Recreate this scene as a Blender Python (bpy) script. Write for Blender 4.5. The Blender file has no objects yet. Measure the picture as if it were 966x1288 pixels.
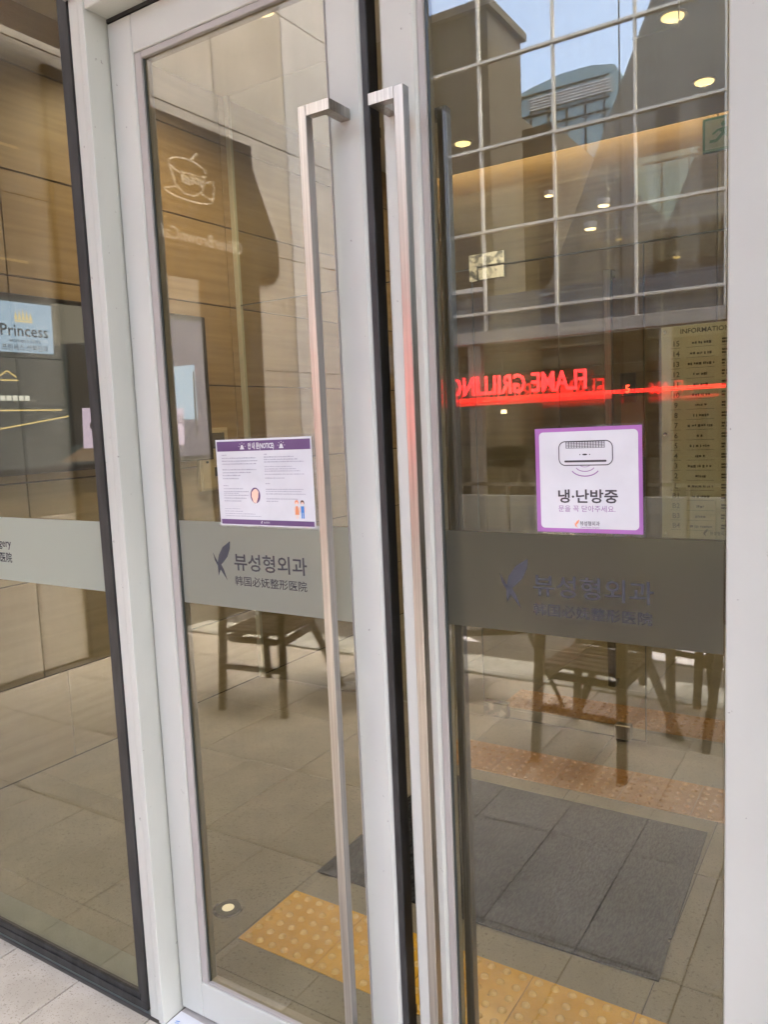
import bpy, math, random
from mathutils import Vector, Matrix
R = math.radians
SC = bpy.context.scene
COL = SC.collection
random.seed(7)

# ------------------------------------------------------------------ camera
cam = bpy.data.cameras.new('camera')
cam_o = bpy.data.objects.new('camera', cam); COL.objects.link(cam_o)
def cam_basis(yaw, pitch, roll):
    cy, sy, cp, sp, cr, sr = math.cos(yaw), math.sin(yaw), math.cos(pitch), math.sin(pitch), math.cos(roll), math.sin(roll)
    f = Vector((-sy*cp, cy*cp, sp)); r = Vector((cy, sy, 0)); u = r.cross(f)
    return cr*r + sr*u, -sr*r + cr*u, f
r_, u_, f_ = cam_basis(.5693, -.1108, -.043)
m = Matrix((r_, u_, -f_)).transposed().to_4x4()
m.translation = Vector((0, -1.4, 1.64))
cam_o.matrix_world = m
cam.sensor_fit = 'HORIZONTAL'; cam.sensor_width = 36; cam.lens = 36*985/966
cam.clip_start = .02; cam.clip_end = 400
SC.camera = cam_o

# ------------------------------------------------------------------ sky, sun, exposure
SUN_EL, SUN_AZ = 60, 95
w = bpy.data.worlds.new('World'); SC.world = w; w.use_nodes = True
nt = w.node_tree
sky = nt.nodes.new('ShaderNodeTexSky'); sky.sky_type = 'NISHITA'; sky.sun_disc = False
sky.sun_elevation = R(SUN_EL); sky.sun_rotation = R(SUN_AZ); sky.dust_density = 5.6; sky.air_density = .8; sky.ozone_density = 1.0
bg = nt.nodes['Background']; bg.inputs['Strength'].default_value = .15
nt.links.new(sky.outputs[0], bg.inputs[0])
sun = bpy.data.lights.new('sun', 'SUN'); sun.energy = .6; sun.angle = R(40); sun.color = (1, .95, .88)
so = bpy.data.objects.new('sun', sun); COL.objects.link(so)
sd = Vector((math.sin(R(SUN_AZ))*math.cos(R(SUN_EL)), math.cos(R(SUN_AZ))*math.cos(R(SUN_EL)), math.sin(R(SUN_EL))))
so.rotation_euler = sd.to_track_quat('Z', 'Y').to_euler(); so.location = (0, 0, 30)
SC.view_settings.view_transform = 'Standard'; SC.view_settings.look = 'None'
SC.view_settings.gamma = 1; SC.view_settings.exposure = 4.34
SC.cycles.max_bounces = 12; SC.cycles.transparent_max_bounces = 24
SC.cycles.diffuse_bounces = 4; SC.cycles.glossy_bounces = 5; SC.cycles.caustics_reflective = False; SC.cycles.caustics_refractive = False
SC.cycles.sample_clamp_indirect = 6

# ------------------------------------------------------------------ materials
def new_mat(name):
    mt = bpy.data.materials.new(name); mt.use_nodes = True
    return mt, mt.node_tree, mt.node_tree.nodes['Principled BSDF']
def N(nt, t, **kw):
    n = nt.nodes.new(t)
    for k, v in kw.items():
        if k in n.inputs: n.inputs[k].default_value = v
        else: setattr(n, k, v)
    return n
def surf(name, c1, c2, rough=.5, scale=(20, 20, 20), detail=5, metallic=0, bump=0, bump_scale=None, spec=.5, speck=None, lo=.35, hi=.65, rnd=0):
    """two-tone noise surface in object space, with optional dark specks, bump and per-object value shift"""
    mt, nt, p = new_mat(name)
    tc = N(nt, 'ShaderNodeTexCoord'); mp = N(nt, 'ShaderNodeMapping'); mp.inputs['Scale'].default_value = scale
    oi = N(nt, 'ShaderNodeObjectInfo')
    ad = N(nt, 'ShaderNodeVectorMath', operation='ADD')
    ml = N(nt, 'ShaderNodeMath', operation='MULTIPLY'); ml.inputs[1].default_value = 37 if rnd else 0
    nt.links.new(oi.outputs['Random'], ml.inputs[0])
    nt.links.new(tc.outputs['Object'], ad.inputs[0]); nt.links.new(ml.outputs[0], ad.inputs[1])
    nt.links.new(ad.outputs[0], mp.inputs[0])
    nz = N(nt, 'ShaderNodeTexNoise'); nz.inputs['Scale'].default_value = 1; nz.inputs['Detail'].default_value = detail
    nt.links.new(mp.outputs[0], nz.inputs[0])
    cr = N(nt, 'ShaderNodeValToRGB'); cr.color_ramp.elements[0].position = lo; cr.color_ramp.elements[1].position = hi
    cr.color_ramp.elements[0].color = (*c1, 1); cr.color_ramp.elements[1].color = (*c2, 1)
    nt.links.new(nz.outputs[0], cr.inputs[0])
    out = cr.outputs[0]
    if speck:
        col, sc_, th = speck
        n2 = N(nt, 'ShaderNodeTexNoise'); n2.inputs['Scale'].default_value = sc_; n2.inputs['Detail'].default_value = 3
        nt.links.new(ad.outputs[0], n2.inputs[0])
        c2r = N(nt, 'ShaderNodeValToRGB'); c2r.color_ramp.elements[0].position = th; c2r.color_ramp.elements[1].position = th+.05
        nt.links.new(n2.outputs[0], c2r.inputs[0])
        mx = N(nt, 'ShaderNodeMix', data_type='RGBA'); mx.inputs['B'].default_value = (*col, 1)
        nt.links.new(c2r.outputs[0], mx.inputs['Factor']); nt.links.new(out, mx.inputs['A']); out = mx.outputs['Result']
    if rnd:
        hv = N(nt, 'ShaderNodeHueSaturation')
        mr = N(nt, 'ShaderNodeMapRange'); mr.inputs['To Min'].default_value = 1-rnd; mr.inputs['To Max'].default_value = 1+rnd
        nt.links.new(oi.outputs['Random'], mr.inputs['Value']); nt.links.new(mr.outputs[0], hv.inputs['Value'])
        nt.links.new(out, hv.inputs['Color']); out = hv.outputs[0]
    nt.links.new(out, p.inputs['Base Color'])
    p.inputs['Roughness'].default_value = rough; p.inputs['Metallic'].default_value = metallic
    p.inputs['Specular IOR Level'].default_value = spec
    if bump:
        n3 = N(nt, 'ShaderNodeTexNoise'); n3.inputs['Detail'].default_value = 4
        if bump_scale: n3.inputs['Scale'].default_value = bump_scale; nt.links.new(ad.outputs[0], n3.inputs[0])
        else: n3.inputs['Scale'].default_value = 1; nt.links.new(mp.outputs[0], n3.inputs[0])
        b = N(nt, 'ShaderNodeBump'); b.inputs['Strength'].default_value = bump; b.inputs['Distance'].default_value = .002
        nt.links.new(n3.outputs[0], b.inputs['Height']); nt.links.new(b.outputs[0], p.inputs['Normal'])
    return mt
def plain(name, c, rough=.5, metallic=0, spec=.5):
    return surf(name, tuple(x*.93 for x in c), tuple(min(1, x*1.05) for x in c), rough, (9, 9, 9), 4, metallic, spec=spec)
def emit(name, c, s, base=None):
    mt, nt, p = new_mat(name)
    p.inputs['Base Color'].default_value = (*(base or c), 1); p.inputs['Roughness'].default_value = .4
    p.inputs['Emission Color'].default_value = (*c, 1); p.inputs['Emission Strength'].default_value = s
    return mt
def glass(name, tint, f0, streak=0.0, dirt=(.6, .58, .52)):
    """thin architectural glass: tinted see-through plus a Schlick mirror on each face; a whisper of wiped-on dust"""
    mt, nt, p = new_mat(name); nt.nodes.remove(p)
    out = nt.nodes['Material Output']
    tr = N(nt, 'ShaderNodeBsdfTransparent'); tr.inputs[0].default_value = (*tint, 1)
    gl = N(nt, 'ShaderNodeBsdfGlossy'); gl.inputs['Roughness'].default_value = 0; gl.inputs[0].default_value = (1, 1, 1, 1)
    lw = N(nt, 'ShaderNodeLayerWeight'); lw.inputs[0].default_value = .5
    pw = N(nt, 'ShaderNodeMath', operation='POWER'); pw.inputs[1].default_value = 5
    nt.links.new(lw.outputs['Facing'], pw.inputs[0])
    mr = N(nt, 'ShaderNodeMapRange'); mr.inputs['To Min'].default_value = f0; mr.inputs['To Max'].default_value = 1
    nt.links.new(pw.outputs[0], mr.inputs['Value'])
    mx = N(nt, 'ShaderNodeMixShader'); nt.links.new(mr.outputs[0], mx.inputs[0])
    nt.links.new(tr.outputs[0], mx.inputs[1]); nt.links.new(gl.outputs[0], mx.inputs[2])
    last = mx
    if streak:
        tc = N(nt, 'ShaderNodeTexCoord'); mp = N(nt, 'ShaderNodeMapping'); mp.inputs['Scale'].default_value = (60, 60, 1.5)
        nz = N(nt, 'ShaderNodeTexNoise'); nz.inputs['Detail'].default_value = 6; nz.inputs['Scale'].default_value = 1
        nt.links.new(tc.outputs['Object'], mp.inputs[0]); nt.links.new(mp.outputs[0], nz.inputs[0])
        rr = N(nt, 'ShaderNodeMapRange'); rr.inputs['From Min'].default_value = .35; rr.inputs['From Max'].default_value = .75
        rr.inputs['To Min'].default_value = 0; rr.inputs['To Max'].default_value = streak
        n2 = N(nt, 'ShaderNodeTexNoise'); n2.inputs['Scale'].default_value = 5.5; n2.inputs['Detail'].default_value = 7; n2.inputs['Roughness'].default_value = .7
        nt.links.new(tc.outputs['Object'], n2.inputs[0])
        sm = N(nt, 'ShaderNodeMath', operation='MULTIPLY'); nt.links.new(nz.outputs[0], sm.inputs[0])
        p2 = N(nt, 'ShaderNodeMapRange'); p2.inputs['From Min'].default_value = .38; p2.inputs['From Max'].default_value = .66; p2.inputs['To Min'].default_value = .5; p2.inputs['To Max'].default_value = 1.6
        nt.links.new(n2.outputs[0], p2.inputs['Value']); nt.links.new(p2.outputs[0], sm.inputs[1])
        nt.links.new(sm.outputs[0], rr.inputs['Value'])
        df = N(nt, 'ShaderNodeBsdfDiffuse'); df.inputs[0].default_value = (*dirt, 1)
        m2 = N(nt, 'ShaderNodeMixShader'); nt.links.new(rr.outputs[0], m2.inputs[0])
        nt.links.new(mx.outputs[0], m2.inputs[1]); nt.links.new(df.outputs[0], m2.inputs[2]); last = m2
    nt.links.new(last.outputs[0], out.inputs[0])
    return mt
def film(name, c, diff=.35, rough=.5):
    """frosted adhesive film: part matt, part blurred see-through"""
    mt, nt, p = new_mat(name); nt.nodes.remove(p); out = nt.nodes['Material Output']
    d = N(nt, 'ShaderNodeBsdfDiffuse'); d.inputs[0].default_value = (*c, 1)
    t = N(nt, 'ShaderNodeBsdfTranslucent'); t.inputs[0].default_value = (*c, 1)
    g = N(nt, 'ShaderNodeBsdfRefraction'); g.inputs[0].default_value = (*c, 1); g.inputs['Roughness'].default_value = rough; g.inputs['IOR'].default_value = 1.25
    a = N(nt, 'ShaderNodeMixShader'); a.inputs[0].default_value = .16
    nt.links.new(g.outputs[0], a.inputs[1]); nt.links.new(t.outputs[0], a.inputs[2])
    b = N(nt, 'ShaderNodeMixShader'); b.inputs[0].default_value = diff
    nt.links.new(a.outputs[0], b.inputs[1]); nt.links.new(d.outputs[0], b.inputs[2])
    nt.links.new(b.outputs[0], out.inputs[0])
    return mt

M = {}
M['alu'] = surf('painted_aluminium', (.468, .475, .428), (.558, .566, .514), .42, (2.0, 2.0, .9), 8, bump=.08, bump_scale=160, speck=((.26, .25, .225), 60, .725))
M['alu_warm'] = surf('anodised_aluminium', (.36, .335, .31), (.42, .39, .365), .38, (4, 4, 1.5), 5)
M['steel'] = surf('brushed_steel', (.35, .328, .30), (.50, .472, .435), .30, (260, 260, 3), 4, metallic=1, bump=.04)
M['steel_bright'] = surf('polished_steel', (.17, .175, .18), (.74, .76, .80), .18, (22, 22, 30), 3, metallic=1, lo=.42, hi=.56)  # mottled tones in the colour stand in for broken-up reflections
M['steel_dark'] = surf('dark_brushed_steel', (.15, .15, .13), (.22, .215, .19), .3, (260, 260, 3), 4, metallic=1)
M['black'] = surf('black_rubber', (.012, .012, .012), (.03, .03, .03), .5, (40, 40, 8), 4)
M['glass'] = glass('tinted_door_glass', (.895, .875, .765), .070, .022)
M['glass_in'] = glass('inner_glass', (.95, .96, .93), .03, .01)
M['glass_far'] = glass('clear_facade_glass', (.97, .98, .98), .02)
M['glass_edge'] = plain('glass_edge', (.035, .045, .04), .3)
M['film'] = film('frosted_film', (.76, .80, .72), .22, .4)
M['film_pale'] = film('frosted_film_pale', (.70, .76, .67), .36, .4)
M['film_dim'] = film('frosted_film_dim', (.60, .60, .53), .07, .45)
M['film_ink'] = plain('film_lettering', (.083, .082, .090), .95, spec=0)
M['paving'] = surf('granite_paving', (.355, .325, .27), (.43, .395, .335), .6, (9, 9, 9), 6, speck=((.25, .225, .185), 190, .6), rnd=.04, bump=.2, bump_scale=240)
M['grout'] = plain('grout', (.13, .12, .105), .9)
M['grout_dark'] = plain('dark_grout', (.035, .032, .028), .95)
M['floor'] = surf('porcelain_floor', (.195, .176, .138), (.265, .240, .192), .40, (4, 4, 4), 8, speck=((.14, .122, .092), 110, .60), rnd=.035, lo=.3, hi=.7)
M['floor_edge'] = surf('grey_sill', (.19, .21, .19), (.24, .26, .235), .4, (8, 8, 8), 5)
M['wood_lit'] = surf('wood_laminate_lit', (.33, .27, .185), (.40, .335, .24), .42, (5, 1.3, 34), 8, rnd=.05, lo=.3, hi=.72)  # wood laminate lightened in colour for daylight on the lower wall rows
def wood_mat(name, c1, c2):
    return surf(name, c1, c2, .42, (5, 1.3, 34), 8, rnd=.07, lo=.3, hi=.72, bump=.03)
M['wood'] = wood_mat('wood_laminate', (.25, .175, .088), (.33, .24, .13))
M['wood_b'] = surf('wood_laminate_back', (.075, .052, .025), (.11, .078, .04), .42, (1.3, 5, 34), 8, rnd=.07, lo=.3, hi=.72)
M['joint'] = plain('joint_backing', (.05, .035, .02), .8)
M['plaster'] = surf('white_plaster', (.66, .64, .60), (.70, .68, .64), .8, (2, 2, 2), 4)
M['mat'] = surf('carpet_mat', (.006, .0065, .008), (.05, .053, .058), .95, (170, 45, 40), 2, spec=.1, bump=.6)
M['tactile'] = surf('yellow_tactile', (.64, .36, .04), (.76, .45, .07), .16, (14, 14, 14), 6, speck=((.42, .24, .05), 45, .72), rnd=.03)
M['tactile_dome'] = surf('highlight_yellow_dome', (.74, .48, .13), (.86, .60, .22), .14, (60, 60, 60), 3, rnd=.05)  # domes painted lighter to stand in for their highlights
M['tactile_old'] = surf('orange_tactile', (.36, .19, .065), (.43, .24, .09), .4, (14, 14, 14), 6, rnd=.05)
M['white'] = plain('white_print', (.65, .655, .675), .45)
M['purple'] = surf('purple_print', (.36, .14, .40), (.40, .16, .44), .35, (6, 6, 6), 3)
M['purple_dark'] = surf('deep_purple_print', (.105, .05, .15), (.13, .065, .18), .35, (6, 6, 6), 3)
M['ink'] = plain('black_print', (.05, .045, .05), .5)
M['ink_purple'] = plain('purple_ink', (.28, .12, .32), .5)
M['ink_grey'] = plain('grey_print', (.42, .41, .47), .5)
M['line_grey'] = plain('line_print', (.66, .66, .70), .5)
M['orange_ink'] = plain('orange_print', (.80, .30, .14), .5)
M['skin_ink'] = plain('skin_print', (.85, .58, .44), .5)
M['blue_ink'] = plain('blue_print', (.06, .24, .60), .5)
M['brown_ink'] = plain('brown_print', (.14, .06, .04), .5)
M['laminate'] = glass('laminating_plastic', (.94, .94, .95), .035, .10, (.8, .8, .82))
M['beige_box'] = plain('beige_enamel', (.50, .43, .30), .45)
M['box_dark'] = plain('dark_window', (.10, .095, .075), .25)
M['tv_black'] = plain('tv_bezel', (.012, .012, .014), .3)
def scr(n, c, s): return emit('screen_'+n, c, s*.32, (.02, .02, .02))
M['s_base'] = scr('dim', (.10, .125, .15), .07); M['s_sky'] = scr('pale_blue', (.33, .47, .74), .19)
M['s_ceil'] = scr('ceiling', (.42, .40, .38), .07); M['s_wall'] = scr('wall', (.50, .46, .40), .08)
M['s_dark'] = scr('dark', (.05, .05, .055), .08); M['s_floor'] = scr('floor', (.26, .19, .15), .12)
M['s_lav'] = scr('lavender', (.55, .46, .70), .20); M['s_blue'] = scr('blue', (.38, .35, .60), .05)
M['s_ink'] = scr('ink', (.03, .03, .04), .05); M['s_gold'] = scr('gold', (.75, .58, .25), .2); M['s_white'] = scr('white', (.75, .77, .8), .18)
M['lamp'] = emit('lamp_warm', (1, .74, .36), .15)
M['lamp_far'] = emit('lamp_far', (1, .74, .38), 1.2)
M['led'] = emit('floor_led', (1, .92, .76), .028)
M['cove'] = emit('cove_strip', (1, .72, .38), 1.4)
M['red'] = emit('red_neon', (1, .03, .035), 1.0)
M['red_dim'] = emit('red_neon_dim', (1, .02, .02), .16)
M['red_line'] = emit('red_neon_line', (1, .02, .015), .6)
M['red_digit'] = emit('red_digit', (1, .06, .03), .35)
M['green_lit'] = emit('exit_green', (.014, .075, .035), .002)
M['exit_white'] = emit('exit_white', (.15, .16, .125), .004)
M['info'] = surf('etched_board_glass', (.42, .415, .35), (.47, .46, .385), .25, (3, 3, 3), 3)
M['info_ink'] = plain('board_lettering', (.045, .04, .03), .5)
# outdoors behind the camera
M['mullion'] = plain('white_mullion', (.68, .665, .62), .5)
M['low_panel'] = plain('grey_low_panel', (.33, .335, .31), .5)
M['cladding'] = surf('stone_cladding', (.215, .20, .175), (.265, .247, .217), .6, (3, 3, 3), 5, rnd=.05)
M['pier'] = surf('dark_stone_pier', (.135, .128, .11), (.17, .162, .142), .6, (3, 3, 3), 5, rnd=.05)
M['pale_base'] = surf('pale_reflecting_stone', (.40, .37, .32), (.48, .445, .385), .6, (3, 3, 3), 5, rnd=.04)  # pale bottom stones added so their reflection lightens the lower lobby wall
M['cladding_grey'] = surf('grey_cladding', (.28, .28, .28), (.34, .34, .34), .6, (3, 3, 3), 5)
M['shop_dark'] = surf('dark_shop', (.018, .015, .011), (.034, .028, .02), .6, (2, 2, 2), 4, spec=.2)
M['shop_brown'] = surf('brown_shop', (.028, .019, .012), (.05, .034, .022), .6, (2, 2, 2), 4, spec=.2)
M['shop_blue'] = plain('slate_panel', (.10, .135, .18), .4)
M['concrete'] = surf('concrete', (.13, .125, .108), (.175, .168, .148), .8, (1.2, 1.2, .5), 6)
M['concrete_dark'] = surf('brown_render', (.036, .031, .021), (.055, .047, .032), .85, (1, 1, .4), 6)
M['window_dark'] = plain('dark_pane', (.02, .022, .02), .3, spec=.2)
M['tower_glass'] = plain('teal_glass', (.20, .30, .33), .25)
M['asphalt'] = surf('alley_asphalt', (.045, .043, .04), (.065, .062, .058), .9, (12, 12, 12), 6)
M['kerb'] = surf('pale_kerb_granite', (.27, .275, .24), (.42, .42, .38), .7, (9, 9, 9), 6)
M['paint'] = plain('road_paint', (.62, .62, .62), .6)
M['chair'] = surf('bronze_chair_paint', (.022, .016, .009), (.035, .026, .015), .5, (10, 10, 10), 4)
M['slat'] = surf('chair_slat', (.07, .052, .035), (.10, .075, .05), .5, (3, 30, 30), 5)
M['gold'] = plain('gold_vinyl', (.75, .60, .28), .4)
M['vinyl'] = plain('white_vinyl', (.26, .245, .205), .5)

# ------------------------------------------------------------------ mesh helpers
ORG = {}
class MB:
    def __init__(s): s.v = []; s.f = []
    def box(s, x0, x1, y0, y1, z0, z1):
        b = len(s.v)
        s.v += [Vector(p) for p in ((x0,y0,z0),(x1,y0,z0),(x1,y1,z0),(x0,y1,z0),(x0,y0,z1),(x1,y0,z1),(x1,y1,z1),(x0,y1,z1))]
        s.f += [tuple(b+i for i in q) for q in ((0,3,2,1),(4,5,6,7),(0,1,5,4),(1,2,6,5),(2,3,7,6),(3,0,4,7))]
        return s
    def cbox(s, x0, x1, y0, y1, z0, z1, c=.002):
        """box with chamfered edges"""
        b = len(s.v); X, Y, Z = (x0, x1), (y0, y1), (z0, z1); idx = {}
        for i in (0, 1):
            for j in (0, 1):
                for k in (0, 1):
                    sx, sy, sz = 1-2*i, 1-2*j, 1-2*k
                    for a in range(3):
                        p = [X[i]+sx*c, Y[j]+sy*c, Z[k]+sz*c]; p[a] = (X[i], Y[j], Z[k])[a]
                        idx[i, j, k, a] = len(s.v); s.v.append(Vector(p))
        def F(q):
            n = (s.v[q[1]]-s.v[q[0]]).cross(s.v[q[2]]-s.v[q[0]]); c_ = sum((s.v[i] for i in q), Vector())/len(q)
            if n.dot(c_-Vector(((x0+x1)/2, (y0+y1)/2, (z0+z1)/2))) < 0: q = q[::-1]
            s.f.append(tuple(q))
        for a in range(3):
            o = [t for t in range(3) if t != a]
            for e in (0, 1):
                q = []
                for (m_, n_) in ((0,0),(1,0),(1,1),(0,1)):
                    k = [0,0,0]; k[a] = e; k[o[0]] = m_; k[o[1]] = n_; q.append(idx[(*k, a)])
                F(q)
            for m_ in (0, 1):
                for n_ in (0, 1):
                    k0 = [0,0,0]; k1 = [0,0,0]
                    for k, e in ((k0, 0), (k1, 1)): k[a] = e; k[o[0]] = m_; k[o[1]] = n_
                    F([idx[(*k0, o[0])], idx[(*k1, o[0])], idx[(*k1, o[1])], idx[(*k0, o[1])]])
        for i in (0, 1):
            for j in (0, 1):
                for k in (0, 1): F([idx[i, j, k, 0], idx[i, j, k, 1], idx[i, j, k, 2]])
        return s
    def poly(s, pts):
        b = len(s.v); s.v += [Vector(p) for p in pts]; s.f.append(tuple(range(b, b+len(pts)))); return s
    def prism(s, pts, ext):
        """polygon pts extruded by the vector ext"""
        ext = Vector(ext); b = len(s.v); n = len(pts)
        P = [Vector(p) for p in pts]; s.v += P + [p+ext for p in P]
        s.f.append(tuple(range(b, b+n))); s.f.append(tuple(range(b+2*n-1, b+n-1, -1)))
        for i in range(n):
            j = (i+1) % n; s.f.append((b+i, b+n+i, b+n+j, b+j))
        return s
    def bar(s, a, c, w, d=None, up=(0, 0, 1)):
        """square bar from a to c, section w by d"""
        a, c = Vector(a), Vector(c); d = d or w; t = (c-a).normalized(); up = Vector(up)
        if abs(t.dot(up)) > .95: up = Vector((0, 1, 0))
        x = t.cross(up).normalized(); y = x.cross(t)
        q = [a+x*w/2*i+y*d/2*j for i, j in ((-1,-1),(1,-1),(1,1),(-1,1))]
        return s.prism(q, c-a)
    def cyl(s, c, r, axis, h, n=20, r2=None):
        c, axis = Vector(c), Vector(axis).normalized(); r2 = r if r2 is None else r2
        x = axis.orthogonal().normalized(); y = axis.cross(x); b = len(s.v)
        for k, rr in ((0, r), (1, r2)):
            s.v += [c+axis*h*k+(x*math.cos(2*math.pi*i/n)+y*math.sin(2*math.pi*i/n))*rr for i in range(n)]
        for i in range(n):
            j = (i+1) % n; s.f.append((b+i, b+j, b+n+j, b+n+i))
        s.f.append(tuple(range(b+n-1, b-1, -1))); s.f.append(tuple(range(b+n, b+2*n)))
        return s
    def build(s, name, mat, parent=None, smooth=False):
        o0 = ORG.get(parent, Vector()) if parent else Vector()
        me = bpy.data.meshes.new(name); me.from_pydata([tuple(v-o0) for v in s.v], [], s.f); me.validate()
        import bmesh
        bm = bmesh.new(); bm.from_mesh(me); bmesh.ops.recalc_face_normals(bm, faces=bm.faces); bm.to_mesh(me); bm.free()
        me.materials.append(M[mat] if isinstance(mat, str) else mat)
        if smooth:
            for p in me.polygons: p.use_smooth = True
        o = bpy.data.objects.new(name, me); COL.objects.link(o)
        if parent: o.parent = parent
        ORG[o] = o0
        return o
def B(name, mat, parent, *a): return MB().box(*a).build(name, mat, parent)
def CB(name, mat, parent, *a, c=.002): return MB().cbox(*a, c).build(name, mat, parent)
def tag(o, label=None, cat=None, group=None, kind=None):
    if label: o['label'] = label
    if cat: o['category'] = cat
    if group: o['group'] = group
    if kind: o['kind'] = kind
    return o
def thing(name, loc, label, cat, group=None):
    o = bpy.data.objects.new(name, None); COL.objects.link(o); o.location = loc; o.empty_display_size = .1
    ORG[o] = Vector(loc); return tag(o, label, cat, group)
def struct(o): o['kind'] = 'structure'; return o
def piece(proto, loc, parent, name=None):
    c = proto.copy(); COL.objects.link(c); c.parent = parent; c.location = loc
    return c

class Fr:
    """a flat sheet's frame: origin, right, up, and the outward normal"""
    def __init__(s, o, U, V): s.o = Vector(o); s.U = Vector(U).normalized(); s.V = Vector(V).normalized(); s.n = s.U.cross(s.V)
    def p(s, u, v, d=0): return s.o + s.U*u + s.V*v + s.n*d
class Flat(MB):
    def __init__(s, fr, d): super().__init__(); s.fr = fr; s.d = d
    def pg(s, pts): return s.poly([s.fr.p(u, v, s.d) for u, v in pts])
    def rect(s, u0, u1, v0, v1): return s.pg([(u0, v0), (u1, v0), (u1, v1), (u0, v1)])
    def disc(s, u, v, ru, rv=None, n=20, a0=0, a1=360):
        rv = rv or ru; full = abs(a1-a0) >= 360
        return s.pg([(u+ru*math.cos(R(a0+(a1-a0)*i/n)), v+rv*math.sin(R(a0+(a1-a0)*i/n))) for i in range(n if full else n+1)])
    def stroke(s, pts, w, closed=False):
        n = len(pts); L = []; Rr = []
        for i in range(n):
            a = pts[i-1] if (i > 0 or closed) else pts[i]; c = pts[(i+1) % n] if (i < n-1 or closed) else pts[i]
            t = Vector((c[0]-a[0], c[1]-a[1])); t = t.normalized() if t.length else Vector((1, 0)); nx, ny = -t.y*w/2, t.x*w/2
            L.append((pts[i][0]+nx, pts[i][1]+ny)); Rr.append((pts[i][0]-nx, pts[i][1]-ny))
        for i in range(n if closed else n-1):
            j = (i+1) % n; s.pg([L[i], Rr[i], Rr[j], L[j]])
        return s
    def build(s, name, mat, parent=None):
        o0 = ORG.get(parent, Vector()) if parent else Vector()
        me = bpy.data.meshes.new(name); me.from_pydata([tuple(v-o0) for v in s.v], [], s.f); me.materials.append(M[mat])
        o = bpy.data.objects.new(name, me); COL.objects.link(o)
        if parent: o.parent = parent
        ORG[o] = o0
        return o
def rrect(u0, u1, v0, v1, r, n=6):
    P = []
    for (cu, cv, a) in ((u1-r, v1-r, 0), (u0+r, v1-r, 90), (u0+r, v0+r, 180), (u1-r, v0+r, 270)):
        P += [(cu+r*math.cos(R(a+90*i/n)), cv+r*math.sin(R(a+90*i/n))) for i in range(n+1)]
    return P
def text(name, s, fr, u, v, h, mat, parent, d=.0004, align='LEFT', width=None, bold=0, extrude=0, shear=0):
    """lettering laid on a frame; h is the size of the type, width fits the line to a length"""
    c = bpy.data.curves.new(name, 'FONT'); c.body = s; c.size = 1; c.resolution_u = 2; c.offset = bold; c.align_x = align; c.shear = shear
    if extrude: c.extrude = extrude/h
    o = bpy.data.objects.new(name, c); COL.objects.link(o)
    me = bpy.data.meshes.new_from_object(o.evaluated_get(bpy.context.evaluated_depsgraph_get()))
    COL.objects.unlink(o); bpy.data.objects.remove(o)
    xs = [q.co.x for q in me.vertices]; sx = h
    if width: sx = width/(max(xs)-min(xs))
    o0 = ORG.get(parent, Vector()) if parent else Vector()
    for q in me.vertices: q.co = fr.p(u+q.co.x*sx, v+q.co.y*h, d+q.co.z*h) - o0
    me.materials.clear(); me.materials.append(M[mat]); me.name = name
    for p in me.polygons: p.material_index = 0
    o = bpy.data.objects.new(name, me); COL.objects.link(o)
    if parent: o.parent = parent
    ORG[o] = o0
    return o
def bird(name, fr, u, v, s, mat, parent, d):
    """the clinic's swallow-like emblem: one long blade wing, a short wing and a forked tail"""
    f = Flat(fr, d)
    f.pg([(u+x*s, v+y*s) for x, y in ((.05,.30),(.12,.55),(.30,.80),(.62,1.0),(.60,.78),(.48,.52),(.30,.34),(.18,.24))])
    f.pg([(u+x*s, v+y*s) for x, y in ((-.12,.62),(-.06,.38),(.05,.22),(.18,.24),(.06,.32))])
    f.pg([(u+x*s, v+y*s) for x, y in ((.05,.22),(.06,-.10),(.16,.10),(.42,-.22),(.30,.10),(.20,.26))])
    return f.build(name, mat, parent)

# ------------------------------------------------------------------ ground
g = struct(B('ground', 'grout', None, -60, 60, -80, 30, -.30, -.032))
pave = B('pavement', 'grout_dark', None, -5, 3, -3.05, -.062, -.031, -.0085); struct(pave)
rows = [-.062, -.77, -1.385, -2.0, -2.615, -3.05]
protos = {}
for j in range(5):
    y1, y0 = rows[j], rows[j+1]
    for i in range(-10, 16):
        x0 = -2.03+.315*i
        if x0 < -5 or x0+.315 > 3.0: continue
        k = j if j in (0, 4) else 1
        if k not in protos:
            protos[k] = t = MB().cbox(.0022, .3128, -(y1-y0)+.0036, -.0036, -.03, 0, .0012).build('paving_tile', 'paving', pave)
            t.location = (x0, y1, 0)
        else: piece(protos[k], (x0, y1, 0), pave)
kerb = thing('kerb', (-2, -3.2, 0), 'pale granite kerb edging the terrace behind the chairs', 'kerb')
for i in range(9): CB('kerb_stone', 'kerb', kerb, -5+i*.9, -5+i*.9+.894, -3.40, -3.056, -.1, .012, c=.006)
road = struct(B('road', 'asphalt', None, -12, 8, -6.9, -3.405, -.03, -.012))
MB().poly([(-4.6, -4.5, -.008), (-2.9, -3.75, -.008), (-2.5, -3.75, -.008), (-4.3, -4.85, -.008)]).build('road_marking', 'paint', road)
MB().poly([(-1.9, -3.9, -.008), (-.2, -3.75, -.008), (.2, -4.0, -.008), (-1.5, -4.4, -.008)]).build('road_marking', 'paint', road)

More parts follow.
